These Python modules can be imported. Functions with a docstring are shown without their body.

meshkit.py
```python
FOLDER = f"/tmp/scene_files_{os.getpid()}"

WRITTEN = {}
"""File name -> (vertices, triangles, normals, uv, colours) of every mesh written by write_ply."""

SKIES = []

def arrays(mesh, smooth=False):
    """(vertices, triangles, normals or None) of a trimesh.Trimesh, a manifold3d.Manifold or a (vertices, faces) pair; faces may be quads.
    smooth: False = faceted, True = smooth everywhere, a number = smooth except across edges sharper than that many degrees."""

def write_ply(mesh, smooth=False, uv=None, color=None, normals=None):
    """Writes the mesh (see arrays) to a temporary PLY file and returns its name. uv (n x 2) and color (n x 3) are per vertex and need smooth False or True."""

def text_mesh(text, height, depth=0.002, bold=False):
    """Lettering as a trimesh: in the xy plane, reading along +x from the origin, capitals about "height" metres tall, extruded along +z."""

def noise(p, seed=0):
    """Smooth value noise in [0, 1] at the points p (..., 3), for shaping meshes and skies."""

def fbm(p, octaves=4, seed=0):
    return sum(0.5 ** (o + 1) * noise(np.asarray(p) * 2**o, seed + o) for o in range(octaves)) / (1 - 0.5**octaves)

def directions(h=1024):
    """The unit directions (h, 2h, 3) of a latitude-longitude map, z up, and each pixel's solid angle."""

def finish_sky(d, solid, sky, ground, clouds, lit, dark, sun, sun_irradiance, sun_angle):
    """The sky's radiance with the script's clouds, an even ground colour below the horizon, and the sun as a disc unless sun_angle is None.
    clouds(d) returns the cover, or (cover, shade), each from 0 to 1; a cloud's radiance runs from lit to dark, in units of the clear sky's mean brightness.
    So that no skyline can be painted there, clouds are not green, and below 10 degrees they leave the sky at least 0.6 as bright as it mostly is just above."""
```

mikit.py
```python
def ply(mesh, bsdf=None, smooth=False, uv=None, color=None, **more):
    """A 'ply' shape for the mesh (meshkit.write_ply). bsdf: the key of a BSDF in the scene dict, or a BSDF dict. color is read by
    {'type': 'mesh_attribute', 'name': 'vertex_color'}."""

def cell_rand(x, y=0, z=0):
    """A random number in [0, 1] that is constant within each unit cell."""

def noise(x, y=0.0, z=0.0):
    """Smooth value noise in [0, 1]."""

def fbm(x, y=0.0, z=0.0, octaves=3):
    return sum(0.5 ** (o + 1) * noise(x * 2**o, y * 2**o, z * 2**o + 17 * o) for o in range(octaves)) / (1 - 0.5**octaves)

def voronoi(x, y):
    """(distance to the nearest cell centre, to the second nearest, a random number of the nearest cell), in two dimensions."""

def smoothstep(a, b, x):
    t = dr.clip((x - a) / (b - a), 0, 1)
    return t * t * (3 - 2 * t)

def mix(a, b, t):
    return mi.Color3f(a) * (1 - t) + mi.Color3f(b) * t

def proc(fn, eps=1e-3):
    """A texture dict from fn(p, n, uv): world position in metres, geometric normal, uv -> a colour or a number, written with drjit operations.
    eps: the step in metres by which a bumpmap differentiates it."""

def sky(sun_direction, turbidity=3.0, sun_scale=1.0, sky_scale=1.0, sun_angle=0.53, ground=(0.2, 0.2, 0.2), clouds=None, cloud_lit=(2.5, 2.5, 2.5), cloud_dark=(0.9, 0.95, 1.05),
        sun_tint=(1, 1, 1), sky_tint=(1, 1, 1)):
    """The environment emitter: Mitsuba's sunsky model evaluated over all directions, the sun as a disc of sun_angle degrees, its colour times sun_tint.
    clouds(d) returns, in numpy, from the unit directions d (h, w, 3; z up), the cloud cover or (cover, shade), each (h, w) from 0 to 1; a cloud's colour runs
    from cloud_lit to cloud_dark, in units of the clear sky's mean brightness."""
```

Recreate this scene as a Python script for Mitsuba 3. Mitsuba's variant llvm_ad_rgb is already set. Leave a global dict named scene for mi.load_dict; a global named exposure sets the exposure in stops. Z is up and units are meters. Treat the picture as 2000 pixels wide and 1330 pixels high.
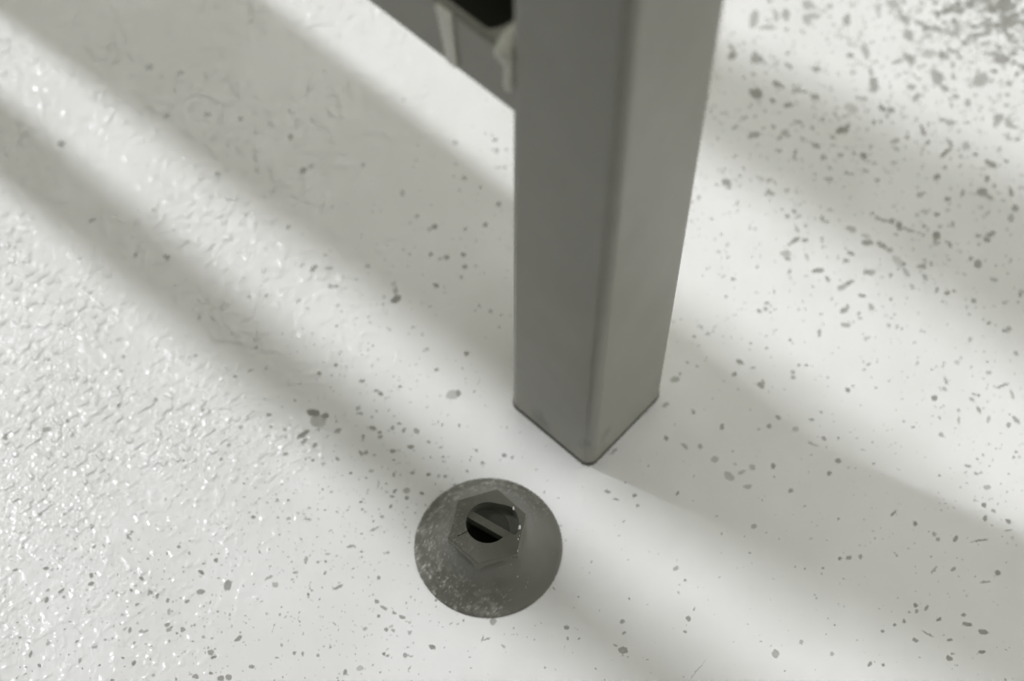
import math
import numpy as np, trimesh, manifold3d as m3
import drjit as dr
import mitsuba as mi
import mikit
import meshkit

T = mi.ScalarTransform4f
scene = {"type": "scene"}
labels = {}

# ------------------------------------------------------------------ camera
F_PX, CAM_H = 3600.0, 0.645
TILT = math.atan2(1825.0, F_PX)                      # angle between the view axis and straight down
fwd = np.array([0, math.sin(TILT), -math.cos(TILT)])
scene["camera"] = {
    "type": "thinlens", "fov": math.degrees(2 * math.atan(1000.0 / F_PX)), "fov_axis": "x",
    "aperture_radius": 0.0052, "focus_distance": 0.640, "near_clip": 0.02, "far_clip": 50.0,
    "to_world": T().look_at(origin=[0, 0, CAM_H], target=[float(v) for v in np.array([0, 0, CAM_H]) + fwd], up=[0, 1, 0]),
}

# ------------------------------------------------------------------ light: hazy sun, evenly overcast sky
SUN_AZ = math.radians(-27.0)                         # direction in which shadows fall on the floor
SUN_EL = math.radians(55.0)
U = np.array([math.cos(SUN_AZ), math.sin(SUN_AZ)])   # along the shadows
N = np.array([-U[1], U[0]])                          # across the shadows
sun_dir = [float(-U[0] * math.cos(SUN_EL)), float(-U[1] * math.cos(SUN_EL)), math.sin(SUN_EL)]
scene["sky"] = mikit.sky(sun_dir, turbidity=4.0, sun_scale=0.245, sky_scale=1.0, sun_angle=2.3, ground=(0.35, 0.35, 0.33),
                         clouds=lambda d: np.ones(d.shape[:2]), cloud_lit=(1.0, 1.0, 0.89), cloud_dark=(1.0, 1.0, 0.89),
                         sun_tint=(.89, 1.07, 1.48))
exposure = 2.33

# ------------------------------------------------------------------ materials
noise, fbm, smoothstep, mix = mikit.noise, mikit.fbm, mikit.smoothstep, mikit.mix

# chips in the white paint: x, y in mm; half length, half width in mm; angle; depth of tone
SPECKS = np.array([[float(v) for v in t.split()] for t in """-76.4 295.8 2.61 1.49 -16 0.90;-74.3 292.4 3.14 2.59 0 0.50;-71.8 294.5 1.38 1.30 0 0.80;-79.9 286.8 2.96 1.07 39 0.90;-79.4 283.8 1.61 0.83 54 0.70;-75.2 282.1 1.23 0.82 64 0.70
-66.6 288.3 1.58 0.86 33 0.70;-22.8 303.5 2.58 1.97 11 0.50;-20.8 304.1 0.99 1.31 0 0.80;-68.6 316.2 0.80 0.89 0 0.90;-74.9 312.7 1.00 0.89 0 0.80;-58.2 309.4 1.19 0.66 0 0.80
-50.7 303.9 1.06 0.82 -47 0.80;-52.5 305.2 0.99 0.66 0 0.70;-59.2 297.8 1.02 0.85 49 0.70;-58.1 295.4 0.79 0.65 0 0.70;-53.2 289.4 1.40 0.84 -21 0.80;-56.9 285.5 1.27 0.59 83 0.70
-50.3 285.7 0.98 0.64 11 0.70;-45.9 289.4 0.78 0.86 0 0.70;-41.4 288.5 1.04 0.81 63 0.80;-36.5 288.1 1.27 0.99 -61 0.70;-38.6 281.5 1.37 0.85 0 0.80;-45.4 279.8 0.97 0.85 0 0.80
-31.7 283.6 0.78 0.64 0 0.70;-57.5 278.9 1.25 0.60 -51 0.80;-55.7 279.1 0.97 0.64 0 0.70;-66.5 276.8 0.78 0.63 0 0.70;-93.5 294.8 0.98 0.87 0 0.80;-92.2 289.8 0.78 0.65 0 0.80
-87.1 288.7 0.98 0.64 0 0.70;-86.1 278.5 1.17 0.64 33 0.80;-91.9 421.7 1.06 1.52 0 0.70;-86.0 405.4 1.82 1.40 56 0.70;-82.7 407.4 1.51 0.73 35 0.50;-61.4 407.9 0.84 1.00 0 0.50
-31.3 378.6 1.24 1.20 0 0.80;-33.2 377.4 1.08 0.69 39 0.60;-10.8 379.5 1.04 1.20 0 0.80;-5.4 389.2 1.04 1.22 0 0.70;-19.6 401.7 1.05 0.99 0 0.70;-38.5 383.6 0.83 0.97 0 0.60
-90.6 378.6 1.04 0.96 0 0.60;-74.9 365.5 0.82 0.71 0 0.50;-26.3 364.3 1.03 1.18 0 0.80;-18.9 360.1 1.03 0.94 0 0.80;-30.2 351.4 1.28 0.90 -33 0.80;-19.5 365.7 1.07 0.91 -33 0.80
-20.2 355.4 0.82 0.70 0 0.70;-46.4 349.1 1.85 1.02 92 0.60;-46.1 345.4 2.29 1.59 34 0.90;-79.3 359.4 1.94 0.90 50 0.80;-84.1 360.6 1.25 0.47 34 0.70;-73.2 359.4 1.64 0.70 0 0.70
-72.4 351.4 0.82 0.93 0 0.70;-70.1 351.2 1.63 0.70 0 0.70;-57.8 360.3 0.82 0.94 0 0.60;-97.6 346.8 1.10 0.65 66 0.70;-84.7 344.7 1.05 0.68 45 0.60;-69.0 342.4 0.81 0.69 0 0.50
-47.3 352.4 1.12 0.86 64 0.40;-23.6 418.9 1.27 1.01 0 0.50;-6.4 415.1 0.85 1.25 0 0.60;-5.3 407.2 1.70 0.49 12 0.50;-23.2 408.6 0.84 0.75 0 0.50;-28.8 363.8 0.82 0.94 0 0.50
122.5 358.4 2.48 1.17 6 0.80;131.7 351.0 2.89 1.29 37 0.65;135.4 353.3 1.28 0.67 22 0.70;142.9 357.5 2.71 1.16 9 0.70;136.3 366.4 1.44 1.19 -35 0.80;134.3 363.1 1.23 0.95 -35 0.80
114.0 372.4 2.25 1.11 37 0.85;118.1 372.1 1.03 0.96 0 0.80;110.1 366.2 2.04 1.43 -12 0.60;110.8 363.8 1.03 0.95 0 0.80;118.2 364.3 1.78 0.66 -67 0.60;125.9 354.5 1.49 0.68 -57 0.80
143.3 371.2 2.27 1.43 0 0.75;148.9 369.8 2.03 1.21 -24 0.75;152.1 368.1 1.24 1.19 0 0.70;142.7 374.3 2.04 0.73 -18 0.60;137.2 377.4 2.05 1.46 -12 0.60;150.2 381.7 2.46 0.73 -12 0.80
153.9 381.2 1.04 1.21 0 0.80;156.6 379.3 1.24 1.45 0 0.85;161.4 376.9 1.83 0.73 -18 0.70;171.5 374.5 1.65 1.92 0 0.85;170.6 372.1 1.68 0.62 84 0.70;175.3 371.7 0.62 0.72 0 0.80
176.2 370.2 0.83 0.96 0 0.80;184.3 394.8 0.84 1.73 0 0.70;195.3 392.4 1.84 1.25 -18 0.70;204.0 395.1 1.05 1.98 0 0.75;205.1 387.3 1.25 1.71 0 0.75;202.9 382.9 2.23 1.22 66 0.60
193.7 375.2 1.82 1.33 32 0.75;191.9 372.6 1.82 1.22 -24 0.80;188.2 374.5 1.03 0.96 0 0.80;184.1 363.8 1.03 0.95 0 0.80;186.7 361.0 1.64 1.89 0 0.75;192.6 354.0 1.23 1.17 0 0.60
201.8 347.3 0.81 0.93 0 0.80;183.1 344.3 1.23 0.92 -52 0.70;195.7 343.6 1.61 0.41 45 0.60;172.6 348.0 0.81 0.93 0 0.80;154.8 362.7 2.95 1.85 -52 0.40;157.6 357.5 2.58 0.90 -63 0.50
159.4 351.0 1.25 0.92 -52 0.50;164.5 360.3 1.66 1.17 -47 0.70;164.8 355.6 1.02 1.41 0 0.60;165.8 363.1 1.03 0.71 0 0.60;131.3 340.4 1.98 1.07 37 0.75;132.8 342.2 0.81 0.92 0 0.70
131.5 333.8 1.99 0.92 -11 0.65;120.8 330.4 1.83 0.60 77 0.75;142.5 341.3 1.21 0.93 -35 0.70;142.0 342.9 1.01 0.69 0 0.60;137.0 339.0 0.81 0.69 0 0.80;137.4 337.0 1.03 0.45 11 0.70
139.1 347.0 1.61 0.94 -12 0.80;193.8 331.3 1.21 0.91 0 0.70;195.5 332.2 1.01 1.14 0 0.70;187.7 334.7 1.07 0.65 21 0.80;197.1 321.1 1.38 0.68 -47 0.70;148.5 333.8 0.81 0.68 0 0.70
105.7 394.8 1.91 0.97 -35 0.70;105.1 400.7 1.26 0.99 0 0.60;130.3 401.2 1.68 0.99 0 0.60;114.6 386.1 1.04 1.21 0 0.70;116.4 383.2 1.48 0.48 11 0.70;115.4 377.6 1.49 0.70 -46 0.70
104.2 481.9 4.64 1.75 79 0.60;109.9 477.5 4.43 1.34 6 0.60;113.6 484.0 3.04 1.21 -68 0.60;118.0 484.0 1.99 3.27 0 0.60;128.3 489.5 2.66 2.47 0 0.60;130.2 484.0 2.65 1.64 0 0.60
144.3 481.9 3.29 1.31 77 0.70;126.7 481.9 1.54 2.72 0 0.60;150.6 465.8 4.65 1.37 -82 0.60;152.8 448.1 4.14 1.97 -91 0.75;151.9 455.2 2.52 0.92 -78 0.70;145.4 468.7 2.18 1.07 -25 0.60
179.7 451.5 4.18 2.36 -74 0.70;182.4 446.3 2.13 1.32 -25 0.75;198.0 450.7 4.65 2.90 51 0.65;207.9 461.2 3.05 3.20 0 0.75;205.0 463.9 3.05 1.07 0 0.70;213.5 488.9 4.87 3.03 0 0.85
212.3 479.2 4.47 1.62 6 0.80;204.4 477.3 3.85 1.30 75 0.70;169.9 473.2 3.59 1.87 -79 0.70;169.6 481.3 1.76 3.27 0 0.60;164.9 490.0 3.10 2.75 0 0.60;177.1 463.9 2.83 2.67 0 0.50
175.0 480.0 3.12 1.62 -37 0.70;182.3 476.7 3.03 1.92 -19 0.70;186.6 475.9 3.24 1.11 60 0.60;171.2 425.0 2.91 1.13 -78 0.70;138.6 425.5 1.71 1.78 0 0.80;155.1 436.0 1.72 1.55 0 0.80
158.9 435.4 1.29 1.29 0 0.80;102.6 443.7 2.73 2.49 -47 0.80;112.8 448.1 3.03 1.31 -24 0.85;120.1 444.7 2.59 1.04 0 0.70;129.2 456.0 2.06 1.27 23 0.80;93.7 463.1 1.74 2.13 0 0.80
104.1 461.2 3.13 2.34 -36 0.70;117.3 457.8 2.06 1.01 -48 0.80;116.0 437.8 1.93 1.29 -24 0.80;127.4 441.6 1.94 1.56 0 0.80;100.5 422.9 2.90 1.47 23 0.70;113.9 423.2 1.67 2.07 43 0.60
116.9 413.6 2.27 0.84 78 0.80;125.9 417.6 1.49 1.26 0 0.90;145.4 412.4 1.69 1.76 0 0.80;135.3 412.9 1.13 1.43 -58 0.60;159.0 419.9 2.25 1.21 23 0.60;159.1 416.1 1.91 1.01 -36 0.60
179.4 414.4 3.67 1.10 46 0.85;182.0 418.7 1.86 0.94 -69 0.80;188.2 417.4 2.31 1.67 75 0.60;197.4 408.6 2.96 1.25 -42 0.80;194.9 401.7 1.05 1.24 0 0.90;203.3 431.3 2.59 1.92 59 0.70
207.3 428.8 1.92 2.83 0 0.65;168.7 461.2 3.76 1.75 -59 0.70;168.4 446.8 2.09 1.48 -59 0.70;170.1 441.6 3.15 1.28 68 0.70;186.2 441.6 1.29 1.30 0 0.80;191.3 439.0 1.50 2.08 0 0.70
182.7 428.8 2.14 1.54 0 0.70;214.1 470.6 3.22 1.36 -25 0.70;206.1 492.2 2.66 2.21 0 0.70;193.3 486.8 2.73 2.15 12 0.70;191.0 475.9 1.32 4.89 0 0.60;196.8 478.6 3.09 1.08 -38 0.60
217.3 484.0 2.21 1.92 0 0.80;158.1 488.1 1.55 2.47 0 0.50;137.2 488.9 1.77 1.37 0 0.60;88.9 317.6 1.59 1.12 -23 0.80;86.4 312.3 1.27 0.84 37 0.80;96.4 307.6 1.59 1.10 -34 0.80
97.3 308.9 1.05 0.63 -65 0.70;109.2 310.9 0.99 0.89 0 0.70;80.5 290.0 1.52 0.78 69 0.80;98.5 290.2 1.03 0.82 31 0.70;102.3 293.7 1.17 0.65 -33 0.70;93.7 315.1 1.21 0.44 11 0.70
115.0 293.0 0.97 0.65 -11 0.70;119.1 284.9 0.99 0.84 -55 0.70;114.7 282.7 1.92 0.43 -22 0.60;123.7 275.7 1.17 1.06 0 0.80;120.1 270.5 1.06 0.76 59 0.80;82.1 269.4 2.14 1.46 -44 0.50
86.8 271.1 1.60 0.82 21 0.50;91.2 273.2 1.16 1.27 0 0.50;99.0 273.6 0.78 1.06 0 0.80;105.1 263.6 1.01 0.79 31 0.70;88.8 265.3 1.76 0.83 11 0.50;90.2 249.2 1.15 1.02 0 0.60
163.1 302.1 1.19 1.32 0 0.85;168.3 309.6 1.69 0.63 -77 0.80;167.5 305.9 1.00 0.66 -57 0.70;179.8 297.1 1.62 0.64 -68 0.80;177.5 301.5 1.17 0.67 -46 0.70;185.2 313.1 1.19 0.89 0 0.60
190.4 290.7 1.33 0.95 57 0.70;190.1 307.4 2.93 0.63 21 0.70;193.2 303.7 1.89 0.63 -78 0.60;193.6 292.8 1.94 0.88 -52 0.70;164.1 286.6 0.98 1.08 0 0.60;171.4 292.8 1.76 0.58 75 0.60
182.9 293.2 1.56 0.57 66 0.60;177.2 257.6 0.93 1.07 -34 0.85;176.9 252.3 1.26 0.75 74 0.85;180.4 255.5 0.93 0.64 -34 0.70;185.6 251.2 1.13 0.84 -56 0.80;173.5 243.7 2.94 0.28 12 0.90
176.0 244.1 0.95 0.41 0 0.80;165.0 244.3 1.26 0.74 57 0.80;150.5 250.2 1.04 0.75 75 0.85;142.9 254.3 1.45 0.38 40 0.90;124.7 236.7 1.18 0.78 20 0.70;121.5 236.5 0.76 0.60 0 0.90
129.1 237.3 0.76 0.81 0 0.70;185.2 247.6 1.56 0.40 8 0.70;157.3 246.2 0.76 0.82 0 0.60;158.5 244.1 0.76 0.81 0 0.70;179.2 264.9 1.35 0.84 0 0.60;175.6 270.5 0.94 0.65 -34 0.70
172.8 273.6 1.32 0.65 -22 0.70;155.7 231.9 1.85 0.55 52 0.60;162.9 232.3 1.22 0.75 34 0.70;179.0 230.9 1.13 1.00 0 0.85;147.7 218.4 0.94 0.79 0 0.85;147.7 216.1 0.75 0.78 0 0.70
151.4 217.3 1.21 0.54 61 0.80;142.8 212.4 0.92 0.79 -65 0.80;155.6 213.0 0.99 0.55 29 0.90;164.7 214.7 0.93 0.78 0 0.70;165.7 211.2 1.83 0.79 -11 0.80;171.1 208.3 2.00 0.99 -13 0.80
146.2 205.3 1.08 0.80 -44 0.80;158.7 205.3 1.11 0.58 0 0.80;169.7 200.8 1.30 0.77 0 0.85;157.8 198.4 1.24 0.99 -32 0.80;150.9 207.6 2.15 0.40 -27 0.70;95.2 200.1 1.29 1.53 0 0.65
104.8 204.5 0.74 0.96 0 0.60;115.6 200.1 0.92 0.77 0 0.55;128.9 196.3 0.98 0.54 66 0.80;133.7 196.1 0.71 0.59 -32 0.80;139.3 210.9 0.55 0.60 -55 0.80;134.7 208.5 0.74 0.58 0 0.80
159.0 200.1 0.72 0.40 -21 0.80;174.2 227.3 1.73 0.39 8 0.70;58.9 285.1 0.98 0.86 0 0.80;65.8 281.7 1.59 0.84 -44 0.60;71.8 281.7 0.98 1.07 0 0.60;77.0 276.4 1.56 1.27 0 0.50
35.9 263.2 1.16 0.62 0 0.70;39.3 260.1 1.15 0.41 -5 0.80;46.2 261.5 0.78 0.82 -43 0.80;47.1 257.6 0.79 0.60 31 0.80;60.5 232.7 1.17 0.77 31 0.60;64.4 213.4 0.93 1.17 0 0.80
66.4 216.9 0.79 0.37 59 0.70;62.9 208.3 0.74 0.58 0 0.70;19.9 209.9 0.93 0.97 0 0.80;20.2 205.8 0.56 0.58 0 0.70;40.2 201.4 1.67 1.34 0 0.70;37.4 203.3 0.92 0.38 -31 0.70
40.7 208.0 0.77 0.56 40 0.70;40.3 212.2 0.96 0.75 40 0.70;66.5 193.8 4.80 0.18 50 0.50;63.2 310.0 1.82 1.30 16 0.60;59.2 299.3 1.42 0.85 22 0.60;39.0 280.0 1.21 0.62 32 0.60
38.0 278.9 1.18 0.42 16 0.50;-7.3 266.7 1.16 0.83 0 0.80;-104.5 226.1 1.51 1.98 0 0.75;-114.2 223.7 1.69 0.99 0 0.80;-114.6 231.1 1.58 0.57 -30 0.90;-108.8 200.5 1.11 1.15 0 0.75
-107.5 198.9 1.28 0.58 10 0.90;-119.8 209.1 0.93 0.97 0 0.75;-124.7 209.1 0.93 0.78 0 0.70;-99.3 205.8 1.64 0.79 37 0.85;-96.7 252.9 0.96 0.62 0 0.90;-123.6 241.1 0.95 0.61 0 0.80
-136.3 228.7 1.02 0.74 -48 0.85;-154.8 226.7 1.13 0.80 0 0.85;-155.1 230.1 0.75 1.00 0 0.85;-165.4 223.9 1.46 0.61 50 0.85;-172.0 232.7 0.95 0.80 0 0.85;-170.4 220.4 1.16 0.57 87 0.85
-173.8 199.9 1.32 0.57 87 0.80;-170.2 195.5 0.74 0.76 0 0.85;-183.3 232.1 1.11 0.41 11 0.80;-136.3 196.7 1.09 0.77 65 0.90;-113.8 191.7 1.10 0.95 0 0.80;-104.6 191.0 1.29 0.95 0 0.80
-101.7 191.4 1.10 1.14 0 0.80;-137.1 218.6 0.91 0.61 33 0.85;-130.0 221.8 1.17 0.57 85 0.80;-126.0 220.2 0.94 0.59 65 0.85;-125.2 215.9 1.18 0.56 95 0.70;-125.4 211.0 0.91 0.80 32 0.80
-138.8 209.1 1.15 0.57 86 0.80;-147.5 205.3 0.74 0.39 0 0.70;-150.8 202.6 1.08 0.59 21 0.70;-155.8 197.6 1.11 0.58 76 0.70;-142.5 244.7 1.44 0.38 -44 0.80;-93.8 195.3 0.92 0.76 0 0.80
-132.6 223.4 1.00 0.56 -39 0.80;-119.0 219.8 0.92 0.60 21 0.80;-133.2 208.5 1.09 0.60 21 0.70;-134.8 208.5 0.93 0.58 0 0.60;-156.7 248.8 0.96 0.41 66 0.70;-169.9 232.1 0.75 0.40 67 0.70
-186.4 223.7 1.11 0.40 67 0.70;-168.3 241.5 1.69 0.25 5 0.35;-169.6 239.9 1.59 0.23 87 0.35;-166.7 239.5 1.55 0.24 77 0.30;-168.5 238.7 1.52 0.24 0 0.30;-31.4 270.1 0.97 0.63 0 0.90
-39.7 263.6 1.35 1.04 0 0.60;-39.5 260.7 0.77 0.83 0 0.80;-44.2 263.2 1.01 0.60 63 0.85;-45.1 261.1 0.96 0.41 0 0.80;-34.1 262.4 0.77 0.62 0 0.85;-45.5 257.2 0.79 0.60 53 0.85
-51.2 248.2 1.91 0.41 27 0.80;-55.8 239.1 0.76 0.40 0 0.90;-40.1 214.0 1.14 0.77 -21 0.80;-42.8 215.7 0.96 0.57 -31 0.80;-47.0 217.5 1.34 0.58 -26 0.75;-48.7 214.2 0.56 0.58 0 0.95
-45.6 209.1 0.74 0.77 0 0.80;-37.2 208.0 0.95 0.76 62 0.60;-28.9 202.6 1.31 0.76 -20 0.90;-38.5 199.5 0.95 0.74 82 0.70;-46.2 200.1 0.76 0.55 92 0.90;-44.9 199.5 0.74 0.38 31 0.80
-60.0 193.2 1.11 0.75 62 0.80;-54.7 194.8 1.47 0.95 0 0.50;-78.6 200.3 0.74 0.77 0 0.80;-75.5 200.1 0.96 0.55 93 0.80;-84.8 198.6 0.74 0.38 0 0.90;-84.2 217.7 0.37 0.39 0 0.95
-6.9 212.4 1.12 1.55 0 0.70;-17.7 212.6 0.56 0.58 0 0.80;-9.3 205.6 1.49 0.29 21 0.80;-10.6 205.8 1.15 0.28 71 0.80;-64.0 225.3 2.24 0.60 27 0.80;-49.0 229.1 0.75 0.79 0 0.80
-87.0 226.3 1.13 0.99 0 0.60;-89.6 229.1 1.49 0.60 32 0.60;-79.9 231.1 1.13 0.60 0 0.70;-76.2 236.3 0.99 0.77 83 0.60;-59.9 241.3 1.51 0.61 11 0.70;-68.3 238.3 1.14 0.40 -5 0.60
-76.4 252.1 1.53 0.41 0 0.70;-83.5 252.3 0.96 0.62 0 0.60;-88.3 259.5 0.79 0.80 64 0.60;-61.1 270.9 0.58 0.42 0 0.95;-50.6 266.1 1.66 0.39 87 0.60;-46.1 238.9 0.76 0.60 0 0.60
-3.3 203.0 0.94 0.57 -31 0.60;-53.3 271.5 0.97 0.63 0 0.50;-37.6 270.9 0.97 0.63 0 0.70;-44.7 269.9 0.58 0.84 0 0.80;-2.9 277.9 0.97 0.85 0 0.80;0.2 277.2 0.78 0.63 0 0.70
-11.1 274.7 0.78 0.63 0 0.70;-16.9 271.5 0.78 0.63 0 0.70;-25.2 269.4 0.77 0.63 0 0.70;-13.6 280.0 0.78 0.64 0 0.70;-186.9 418.4 1.49 1.52 0 0.70;-153.8 457.0 1.94 1.33 25 0.50
-140.1 454.1 1.08 0.79 0 0.70;-144.5 432.4 1.50 0.77 30 0.70;-127.4 432.9 1.58 0.99 -23 0.60;-113.4 430.8 1.07 1.02 0 0.70;-170.1 381.7 1.64 0.73 30 0.70;-151.2 365.5 0.82 0.95 0 0.60
-138.3 364.3 1.03 1.18 0 0.70;-139.4 365.0 0.82 0.71 0 0.60;-177.9 288.9 1.72 1.10 17 0.70;-193.7 285.5 1.17 1.08 0 0.80;-170.6 292.4 0.79 0.87 0 0.70;-168.3 286.2 0.95 0.66 23 0.70
-137.4 301.5 0.79 0.88 0 0.70;-151.6 298.9 0.59 0.87 0 0.70;-152.2 313.8 1.00 0.67 0 0.50;-110.5 276.4 0.78 0.85 0 0.70;-100.2 323.6 0.80 0.90 0 0.60;-107.4 311.4 0.80 0.66 0 0.60
-123.6 320.3 0.80 0.67 0 0.60;-104.0 289.6 0.98 0.65 0 0.60;-108.0 282.1 0.77 0.64 33 0.70;-123.3 337.2 0.81 0.92 0 0.50;-145.8 386.5 0.83 0.97 0 0.50;-121.0 403.7 1.05 0.99 0 0.60
-108.2 384.1 0.83 0.97 0 0.50""".replace("\n", ";").split(";")])
rng = np.random.default_rng(7)
# loose density of the small chips: centre x, y (mm), spread x, y (mm), chips per cm2, median radius (mm)
DENS = [(205, 475, 55, 45, 9.0, .62), (135, 455, 45, 35, 6.0, .50), (160, 395, 60, 40, 5.5, .50), (120, 340, 45, 28, 4.0, .38),
        (182, 285, 26, 38, 5.0, .30), (120, 285, 45, 30, 2.2, .25), (140, 222, 55, 34, 2.6, .24), (40, 215, 40, 30, .7, .22),
        (-75, 222, 42, 34, 13.0, .29), (-155, 222, 42, 26, 10.0, .30), (-50, 292, 28, 30, 8.0, .30), (-120, 250, 50, 30, 2.2, .25),
        (-45, 345, 40, 30, 1.6, .32), (0, 390, 30, 30, 2.5, .38), (-150, 330, 50, 60, .8, .30), (60, 400, 40, 40, 3.0, .45)]
rand = []
for cx, cy, sx, sy, den, rad in DENS:
    n = int(den * 2 * math.pi * sx * sy / 100 * 0.75)
    q = rng.normal(size=(n, 2)) * [sx, sy] + [cx, cy]
    a = rad * np.exp(rng.normal(size=n) * .45)
    asp = rng.uniform(.35, 1.0, n)
    ang = rng.normal(20, 40, n)
    rand.append(np.c_[q, a, np.maximum(a * asp, .1), ang, rng.uniform(.4, .95, n)])
CHIPS = np.vstack([SPECKS] + rand)
GX0, GY0, CELL, GW, GH, K = -260.0, 140.0, 6.0, 88, 70, 12
grid = np.zeros((GW * GH, K, 6), np.float32)
grid[..., 0:2] = 1e5
grid[..., 2:4] = 1.0
fill = np.zeros(GW * GH, int)
for c in CHIPS:
    r = max(c[2], c[3]) * 1.25 + .4
    for i in range(int((c[0] - r - GX0) // CELL), int((c[0] + r - GX0) // CELL) + 1):
        for j in range(int((c[1] - r - GY0) // CELL), int((c[1] + r - GY0) // CELL) + 1):
            if 0 <= i < GW and 0 <= j < GH and fill[j * GW + i] < K:
                g = grid[j * GW + i, fill[j * GW + i]]
                g[:] = (c[0], c[1], math.cos(math.radians(c[4])) / c[2], math.sin(math.radians(c[4])), c[2] / c[3], c[5])
                fill[j * GW + i] += 1
GRID = mi.Float(grid.ravel())


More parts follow.
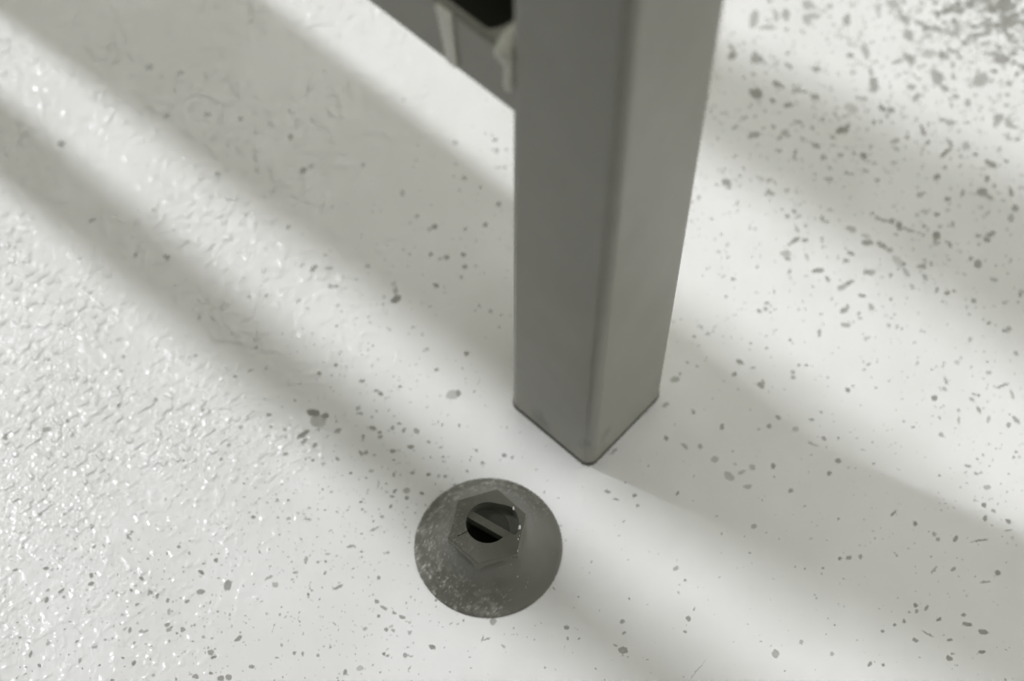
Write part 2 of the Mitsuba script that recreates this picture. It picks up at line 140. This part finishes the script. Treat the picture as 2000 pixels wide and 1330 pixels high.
def chips(p):
    """How much of the dark ground shows through the paint, 0 to 1."""
    x, y = p.x * 1000, p.y * 1000
    big = smoothstep(-20, 90, x) * smoothstep(300, 420, y)
    wx = x + (.5 + 1.9 * big) * (noise(x * .55, y * .55, 53.5) - .5) + .75 * (noise(x * 1.1, y * 1.1, 3.5) - .5) + .5 * (noise(x * 2.7, y * 2.7, 8.5) - .5)
    wy = y + (.5 + 1.9 * big) * (noise(x * .55, y * .55, 63.5) - .5) + .75 * (noise(x * 1.1, y * 1.1, 13.5) - .5) + .5 * (noise(x * 2.7, y * 2.7, 18.5) - .5)
    i, j = dr.floor((x - GX0) / CELL), dr.floor((y - GY0) / CELL)
    inside = (i >= 0) & (i < GW) & (j >= 0) & (j < GH)
    base = mi.UInt32(dr.clip(j, 0, GH - 1) * GW + dr.clip(i, 0, GW - 1)) * (K * 6)
    out = mi.Float(0)
    for k in range(K):
        cx, cy, ca, sa, ratio, tone = (dr.gather(mi.Float, GRID, base + (k * 6 + q)) for q in range(6))
        dx, dy = wx - cx, wy - cy
        inv = dr.sqrt(dr.square(ca) + 0)                       # cos/length
        c = dr.sqrt(dr.maximum(1 - dr.square(sa), 1e-6)) * dr.sign(ca)
        length = dr.abs(c) / dr.maximum(inv, 1e-6)
        a = (dx * c + dy * sa) / length
        b = (dy * c - dx * sa) * ratio / length
        d = dr.sqrt(a * a + b * b)
        soft = dr.minimum(.18 * ratio / length, .7)
        out = dr.maximum(out, tone * (1 - smoothstep(1 - soft, 1 + soft, d)))
    out = dr.select(inside, out, 0)
    # paint worn through in ragged islands, far right
    w = dr.exp(-dr.square((x - 215) / 62) - dr.square((y - 490) / 58))
    f = fbm(x * .30 + 5, y * .42 + 9, 1.5, 4)
    worn = smoothstep(.0, .05, f - (.80 - .32 * w)) * .92
    return dr.maximum(out, worn)


def floor_colour(p, n, uv):
    x, y = p.x * 1000, p.y * 1000
    t = chips(p)
    ground = mix((.20, .20, .178), (.29, .29, .262), noise(x * .9, y * .9, 40))
    dust = fbm(x * .03, y * .03, 5, 3)
    paint = mix((.80, .80, .785), (.845, .845, .835), smoothstep(.3, .7, dust))
    return mix(paint, ground, t)


def floor_height(p, n, uv):
    """Metres: lumpy brushed paint, thick and rough to the left, smoother to the right."""
    x, y = p.x * 1000, p.y * 1000
    c, s = math.cos(math.radians(38)), math.sin(math.radians(38))
    a, b = x * c + y * s, y * c - x * s
    patch = smoothstep(.38, .62, fbm(x * .035 + 3, y * .05 + 7, 2.5, 3))
    left = smoothstep(-15, -150, x + .25 * (270 - y)) * (.5 + .5 * patch) * (.35 + .65 * smoothstep(205, 285, y))
    lumps = fbm(a * .34, b * .48, 11.5, 3)
    blobs = smoothstep(.52, .75, noise(a * .40 + 40, b * .50 + 9, 4.5))
    soft = fbm(x * .055, y * .055, 21.5, 2)
    grain = noise(x * .9, y * .9, 31.5)
    return .001 * (left * (.80 * lumps + .75 * blobs) + .30 * soft + (.012 + .09 * left) * grain)


scene["paint_floor"] = {"type": "bumpmap", "arbitrary": mikit.proc(floor_height, eps=2e-4), "scale": 1.0,
                        "bsdf": {"type": "principled", "base_color": mikit.proc(floor_colour), "roughness": .23, "specular": .5}}


def steel_colour(p, n, uv):
    x, y, z = p.x * 1000, p.y * 1000, p.z * 1000
    base = mix((.208, .208, .180), (.246, .246, .214), fbm(x * .05 + 3, y * .05, z * .022, 3))
    fleck = smoothstep(.80, .86, noise(x * .9 + y * .9, z * .8, 2.5)) * smoothstep(.55, .75, noise(x * .12 + y * .1, z * .05, 9.5)) * smoothstep(70, 10, z)
    smear = smoothstep(.55, .8, fbm(x * .09 + 7, y * .09, z * .05 + 1, 3)) * smoothstep(70, 5, z)
    return mix(mix(base, (.145, .145, .122), .75 * smear), (.6, .6, .57), .5 * fleck)


def steel_height(p, n, uv):
    return .0006 * fbm(p.x * 60, p.y * 60, p.z * 45, 2) + .00003 * noise(p.x * 1500, p.y * 1500, p.z * 1500)


scene["paint_steel"] = {"type": "bumpmap", "arbitrary": mikit.proc(steel_height, eps=3e-4), "scale": 1.0,
                        "bsdf": {"type": "principled", "base_color": mikit.proc(steel_colour), "roughness": .42, "specular": .5}}
scene["pale_lit_steel"] = {"type": "principled", "base_color": {"type": "rgb", "value": [.56, .56, .51]}, "roughness": .35, "specular": .5}  # pale tone carries the light streaks on the rail's seam and weld
scene["recess_shade"] = {"type": "principled", "base_color": {"type": "rgb", "value": [.035, .035, .028]}, "roughness": .8, "specular": .2}  # near-black colour standing for shade in the slot and bolt opening
scene["plug_plastic"] = {"type": "principled", "base_color": {"type": "rgb", "value": [.085, .085, .072]}, "roughness": .6, "specular": .3}

CAP = np.array([-.0088, .2408])


def cap_colour(p, n, uv):
    x, y, z = (p.x - CAP[0]) * 1000, (p.y - CAP[1]) * 1000, p.z * 1000
    r = dr.sqrt(x * x + y * y)
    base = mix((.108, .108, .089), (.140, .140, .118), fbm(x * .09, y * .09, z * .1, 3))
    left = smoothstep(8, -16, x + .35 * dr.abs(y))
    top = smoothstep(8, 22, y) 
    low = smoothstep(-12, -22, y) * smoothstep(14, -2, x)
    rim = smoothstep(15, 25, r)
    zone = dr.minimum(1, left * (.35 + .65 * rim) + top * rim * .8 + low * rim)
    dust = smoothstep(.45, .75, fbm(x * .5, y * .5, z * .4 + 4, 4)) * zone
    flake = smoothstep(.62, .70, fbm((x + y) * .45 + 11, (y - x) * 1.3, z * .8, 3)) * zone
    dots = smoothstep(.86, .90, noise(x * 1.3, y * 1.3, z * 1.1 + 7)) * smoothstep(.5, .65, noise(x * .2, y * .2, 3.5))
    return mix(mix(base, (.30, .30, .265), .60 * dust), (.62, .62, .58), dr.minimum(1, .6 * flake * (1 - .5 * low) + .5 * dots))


def cap_height(p, n, uv):
    x, y, z = p.x * 1000, p.y * 1000, p.z * 1000
    r = dr.sqrt(dr.square(x - CAP[0] * 1000) + dr.square(y - CAP[1] * 1000))
    return .00012 * fbm(x * .4, y * .4, z * .4, 3) + .00022 * smoothstep(16, 26, r) * fbm(x * .6, y * .6, z * .6 + 4, 3)


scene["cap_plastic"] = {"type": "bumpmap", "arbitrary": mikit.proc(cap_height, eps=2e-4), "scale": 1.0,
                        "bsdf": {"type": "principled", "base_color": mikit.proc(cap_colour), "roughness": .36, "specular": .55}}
scene["white_flake"] = {"type": "principled", "base_color": {"type": "rgb", "value": [.78, .78, .75]}, "roughness": .4}


# ------------------------------------------------------------------ helpers
def add(key, mesh, bsdf, smooth=30):
    scene[key] = mikit.ply(mesh, bsdf, smooth=smooth)


def tri(man):
    m = man.to_mesh()
    return trimesh.Trimesh(np.array(m.vert_properties[:, :3]), np.array(m.tri_verts), process=True)


def round_rect(w, d, r, seg=6):
    """Counter-clockwise outline of a rounded rectangle about the origin."""
    pts = []
    for k, (sx, sy) in enumerate(((1, 1), (-1, 1), (-1, -1), (1, -1))):
        for t in np.linspace(0, math.pi / 2, seg + 1):
            a = k * math.pi / 2 + t
            pts.append((sx * (w / 2 - r) + r * math.cos(a), sy * (d / 2 - r) + r * math.sin(a)))
    return np.array(pts)


def tube_section(w, d, r, wall):
    return m3.CrossSection([round_rect(w, d, r)]) - m3.CrossSection([round_rect(w - 2 * wall, d - 2 * wall, max(r - wall, .0005))])


def prism(poly, z0, z1):
    return m3.CrossSection([np.asarray(poly, float)]).extrude(z1 - z0).translate([0, 0, z0])


# ------------------------------------------------------------------ floor
slab = trimesh.creation.box(extents=[5.0, 5.0, .12])
slab.apply_translation([0, .4, -.06])
add("floor", slab, "paint_floor", False)
labels["floor"] = {"label": "white painted concrete floor speckled with dark paint chips", "kind": "structure"}

# added dark panel outside the frame, darkens the left side
wall = trimesh.creation.box(extents=[1.3, .06, 1.3])
wall.apply_transform(trimesh.transformations.rotation_matrix(math.radians(-84), [0, 0, 1]))
wall.apply_translation([-.32, -.47, .65])
scene["shade_panel_paint"] = {"type": "principled", "base_color": {"type": "rgb", "value": [.07, .07, .065]}, "roughness": .7}
add("shade_panel_left", wall, "shade_panel_paint", False)
labels["shade_panel_left"] = {"label": "added dark panel outside the frame, shading the left side", "kind": "structure"}
shade_top = trimesh.creation.box(extents=[.46, 1.42, .03])  # added dark board overhead, holds sky light off the left
shade_top.apply_translation([-.36, -.29, .84])
add("shade_panel_top", shade_top, "shade_panel_paint", False)
labels["shade_panel_top"] = {"label": "added dark panel above the left side, outside the frame, cutting sky light", "kind": "structure"}
wall = trimesh.creation.box(extents=[.06, 2.2, 1.3])  # added white panel, throws light back onto the right
wall.apply_transform(trimesh.transformations.rotation_matrix(math.radians(-25), [0, 0, 1]))
wall.apply_translation([.44, -.05, .65])
scene["bounce_panel_paint"] = {"type": "principled", "base_color": {"type": "rgb", "value": [.86, .86, .84]}, "roughness": .7}
add("bounce_panel_right", wall, "bounce_panel_paint", False)
labels["bounce_panel_right"] = {"label": "added white panel outside the frame, bouncing light onto the right side", "kind": "structure"}

# ------------------------------------------------------------------ railing: square post, side rail, slatted uprights
RAIL = "metal_railing"
labels[RAIL] = {"label": "grey painted square steel post with a side rail, standing on the white floor", "category": "railing"}
SIDE, DEPTH, POST_ANG = .0412, .0432, math.radians(-42.5)
ex = np.array([math.cos(POST_ANG), math.sin(POST_ANG)])          # along the left face, towards the camera corner
ey = np.array([-ex[1], ex[0]])
FRONT = np.array([.0292, .2722])                                   # sharp front corner on the floor
POST_C = FRONT - ex * SIDE / 2 + ey * DEPTH / 2
deg = math.degrees(POST_ANG)

post = tube_section(SIDE, DEPTH, .0042, .0025).extrude(.308)
post = post.rotate([0, 0, deg]).translate([*POST_C, .0020])
add(f"{RAIL}__post", tri(post), "paint_steel", 40)
plug = prism(round_rect(SIDE + .0004, DEPTH + .0004, .0044), 0, .0024) + prism(round_rect(SIDE - .0052, DEPTH - .0052, .002), .0020, .012)
top = prism(round_rect(SIDE, DEPTH, .0042), .3100, .3125).rotate([0, 0, deg]).translate([*POST_C, 0])
add(f"{RAIL}__top_cap", tri(top), "paint_steel", 30)
plug = plug.rotate([0, 0, deg]).translate([*POST_C, 0])
add(f"{RAIL}__foot_plug", tri(plug), "plug_plastic", 30)
labels[f"{RAIL}__foot_plug"] = {"label": "thin dark plastic plug under the post"}

# side rail: runs away from the back of the post, its outer side flush with the post's left face
RZ0, RH, RW, RL = .2000, .0274, .0290, .400
# rail frame: +x away from the post (-ex), +y across (ey), z up; origin at the left-back corner of the post
corner = FRONT - ex * SIDE


def rail_place(man):
    return man.rotate([0, 0, deg + 180]).translate([corner[0], corner[1], RZ0])


def rail_prism(y0, y1, z0, z1, x0, x1, r):
    """A bar along local x; local y is negative towards the inside (rotated by 180 degrees)."""
    sec = m3.CrossSection([round_rect(y1 - y0, z1 - z0, r)]).translate([(y0 + y1) / 2, (z0 + z1) / 2])
    return sec.extrude(x1 - x0).rotate([90, 0, 90]).translate([x0, 0, 0])


bar = rail_prism(-RW, -.0002, 0, RH, -.0045, RL, .0022)
slot_poly = [(.0108 - .0045 * math.cos(t), -.0148 + .0122 * math.sin(t)) for t in np.linspace(-math.pi / 2, math.pi / 2, 15)]
slot_poly += [(.075, -.0026), (.082, -.0060), (.085, -.0148), (.082, -.0236), (.075, -.0270)]
cs = m3.CrossSection([np.array(slot_poly)])
if cs.area() < 1e-9:
    cs = m3.CrossSection([np.array(slot_poly)[::-1]])
slot = cs.extrude(.05).translate([0, 0, .0022])
add(f"{RAIL}__rail", tri(rail_place(bar - slot)), "paint_steel", 35)
shade_sheet = (cs - cs.offset(-.0004, m3.JoinType.Round)).extrude(RH - .0022 - .0022).translate([0, 0, .0022]) + cs.extrude(.003).translate([0, 0, .0020])  # dark sheet in place of the shade inside the hollow rail
add(f"{RAIL}__slot_shade", tri(rail_place(shade_sheet)), "recess_shade", 30)
labels[f"{RAIL}__slot_shade"] = {"label": "shade inside the slot in the rail, put in as dark colour"}

# slanting raised seam on the outer side, and the weld to the post
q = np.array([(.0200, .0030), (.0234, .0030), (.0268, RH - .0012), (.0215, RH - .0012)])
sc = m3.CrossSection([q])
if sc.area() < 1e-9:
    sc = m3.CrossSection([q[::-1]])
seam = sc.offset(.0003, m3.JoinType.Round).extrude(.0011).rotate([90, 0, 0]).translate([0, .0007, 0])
add(f"{RAIL}__seam_strip", tri(rail_place(seam)), "pale_lit_steel", 30)
labels[f"{RAIL}__seam_strip"] = {"label": "slanting seam with a light streak in its pale tone on the rail's side"}
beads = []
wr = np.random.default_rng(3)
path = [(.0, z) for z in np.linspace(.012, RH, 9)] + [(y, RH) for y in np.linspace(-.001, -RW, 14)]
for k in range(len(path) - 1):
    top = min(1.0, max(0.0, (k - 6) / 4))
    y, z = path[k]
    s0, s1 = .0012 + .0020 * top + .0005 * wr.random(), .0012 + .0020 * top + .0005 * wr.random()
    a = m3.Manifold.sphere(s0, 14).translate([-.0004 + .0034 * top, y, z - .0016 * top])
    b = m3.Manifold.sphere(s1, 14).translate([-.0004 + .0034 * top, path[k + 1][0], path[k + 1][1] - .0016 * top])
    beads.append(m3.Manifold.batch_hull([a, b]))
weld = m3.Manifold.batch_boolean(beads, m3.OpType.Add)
add(f"{RAIL}__weld_bead", tri(rail_place(weld)), "pale_lit_steel", 50)
labels[f"{RAIL}__weld_bead"] = {"label": "weld bead between rail and post, pale tone for light on it"}

# uprights of the railing towards the sun (they stand left of the frame; their shadows are the grey stripes)
S0, TH, TOP = -.545, .006, 1.0
# edges of the stripes on the floor: points (metres along and across the direction -39.5 degrees) of the lower and the upper edge
U0 = np.array([math.cos(math.radians(-39.5)), math.sin(math.radians(-39.5))])
N0 = np.array([-U0[1], U0[0]])
BANDS = [([(-.417, .1758), (-.192, .1705), (-.05, .1660)], [(-.449, .2050), (-.277, .1992), (-.10, .1970)]),
         ([(-.480, .2345), (-.192, .2320), (-.12, .2275), (.10, .2570)], [(-.412, .2985), (-.150, .3045), (.05, .3060)]),
         ([(-.199, .3710), (-.050, .3745)], [(-.600, .3750), (-.230, .4180), (-.095, .4440)])]


def upright_edge(e):
    """Where the sun's rays through a stripe's edge cross the plane of the uprights: (across, height), from floor level to TOP."""
    q = np.array([p * U0 + n * N0 for p, n in e])
    a, n = q @ U - S0, q @ N
    z = a * math.tan(SUN_EL)
    out = [(n[0] + (n[1] - n[0]) * (0 - z[0]) / (z[1] - z[0]), 0.0)] + [(n[k], z[k]) for k in range(len(z)) if 0 < z[k] < TOP]
    out.append((n[-2] + (n[-1] - n[-2]) * (TOP - z[-2]) / (z[-1] - z[-2]), TOP))
    return out


for k, (lo, hi) in enumerate(BANDS):
    poly = np.array(upright_edge(lo) + upright_edge(hi)[::-1])
    cs2 = m3.CrossSection([poly])
    if cs2.area() < 1e-9:
        cs2 = m3.CrossSection([poly[::-1]])
    m = tri(cs2.extrude(TH))                              # x = across, y = height, z = thickness
    v = m.vertices.copy()
    m.vertices = np.c_[(S0 - TH + v[:, 2])[:, None] * U + v[:, :1] * N, v[:, 1]]
    trimesh.repair.fix_normals(m)
    add(f"{RAIL}__upright" + (f"_{k:03d}" if k else ""), m, "paint_steel", 30)

# ------------------------------------------------------------------ bolt cap
BOLT = "bolt_cap"
labels[BOLT] = {"label": "dark grey scuffed round bolt cap with hexagonal head on the floor before the post", "category": "bolt cap"}
HEX_Z0, HEX_Z1, HEX_R = .0150, .0220, .0150
prof = np.array([(0, 0), (27.3, 0), (27.5, .5), (27.2, 1.1), (26.2, 1.7), (24.6, 2.5), (22.6, 4.2), (20.4, 6.6), (18.2, 9.5), (16.4, 12.6), (15.0, 15.6), (14.0, 17.6), (12.8, 18.6), (0, 18.6)]) / 1000
cone = m3.CrossSection([prof]).revolve(96)
HEX_A = -103.0
hexpts = lambda r: np.array([(r * math.cos(math.radians(HEX_A + 60 * k)), r * math.sin(math.radians(HEX_A + 60 * k))) for k in range(6)])
hx = m3.CrossSection([hexpts(HEX_R - .0006)]).offset(.0006, m3.JoinType.Round, 2, 24)
hx2 = m3.CrossSection([hexpts(HEX_R - .0012)]).offset(.0006, m3.JoinType.Round, 2, 24)
head = m3.Manifold.batch_hull([hx.extrude(HEX_Z1 - HEX_Z0 - .0007).translate([0, 0, HEX_Z0]), hx2.extrude(HEX_Z1 - HEX_Z0).translate([0, 0, HEX_Z0])])
HOLE = np.array([.0000, .0012])
hole = m3.Manifold.cylinder(.03, .0079, .0079, 64).translate([HOLE[0], HOLE[1], .0030])
# torn right side of the opening
torn = np.array([(2, 7.6), (6.5, 6.8), (8.6, 6.0), (9.6, 5.0), (10.6, 3.4), (11.2, 1.2), (11.4, -1.2), (11.1, -3.4), (10.2, -4.6), (8.0, -4.9), (5.0, -6.0), (2, -7)]) / 1000
tc = m3.CrossSection([torn])
if tc.area() < 1e-9:
    tc = m3.CrossSection([torn[::-1]])
tear = tc.extrude(.03).translate([HOLE[0], HOLE[1], HEX_Z1 - .0066])
crack = m3.Manifold.cube([.0046, .00028, .004], True).rotate([0, 0, 28]).translate([HOLE[0] - .0088, HOLE[1] - .0042, HEX_Z1])
flange = cone - hole - tear - m3.CrossSection([hexpts(HEX_R - .002)]).extrude(.02).translate([0, 0, HEX_Z0 - .0003])
place = lambda man: man.translate([CAP[0], CAP[1] + .0002, 0])
add(f"{BOLT}__flange", tri(place(flange)), "cap_plastic", 35)
add(f"{BOLT}__hex_head", tri(place(head - hole - tear - crack)), "cap_plastic", 25)
well = m3.Manifold.cylinder(.0012, .0078, .0078, 48).translate([HOLE[0], HOLE[1], .0030])  # coloured dark for the shadow down in the hole
add(f"{BOLT}__well_floor", tri(place(well)), "recess_shade", 30)
labels[f"{BOLT}__well_floor"] = {"label": "bottom of the opening, coloured dark for the shade in it"}
BAR = -31.0
half = m3.Manifold.cube([.04, .02, .0015]).translate([-.02, 0, 0]).rotate([0, 0, BAR]).translate([HOLE[0], HOLE[1] - .0008, .0140])
shelf = half ^ m3.Manifold.cylinder(.03, .0078, .0078, 48).translate([HOLE[0], HOLE[1], 0])
add(f"{BOLT}__inner_shelf", tri(place(shelf)), "plug_plastic", 30)
labels[f"{BOLT}__inner_shelf"] = {"label": "dark shelf inside the opening beyond the bar"}
bb = m3.Manifold.cube([.0216, .0029, .0050], True).rotate([0, 0, BAR]).translate([HOLE[0] + .0014, HOLE[1] - .0008, HEX_Z1 - .0042])
add(f"{BOLT}__cross_bar", tri(place(bb)), "cap_plastic", 30)
labels[f"{BOLT}__cross_bar"] = {"label": "narrow bar across the opening"}
fr = np.random.default_rng(11)
for k, (fx, fy, fz, s) in enumerate(((11.6, -.6, HEX_Z1 * 1000 - .3, 1.25), (11.3, -3.6, HEX_Z1 * 1000 - .5, 1.0), (11.0, -5.2, HEX_Z1 * 1000 - .4, .7), (9.3, 6.6, HEX_Z1 * 1000, .8))):
    pts = [(fx + s * r * math.cos(a) * .55, fy + s * r * math.sin(a) * 1.2, fz + dz) for a in np.linspace(0, 2 * math.pi, 8)[:-1] for r, dz in ((.6 + .5 * fr.random(), .05), (.5, .35 + .2 * fr.random()))]
    hull = m3.Manifold.hull_points(np.array(pts) / 1000)
    add(f"{BOLT}__paint_flake" + (f"_{k:03d}" if k else ""), tri(place(hull)), "white_flake", False)
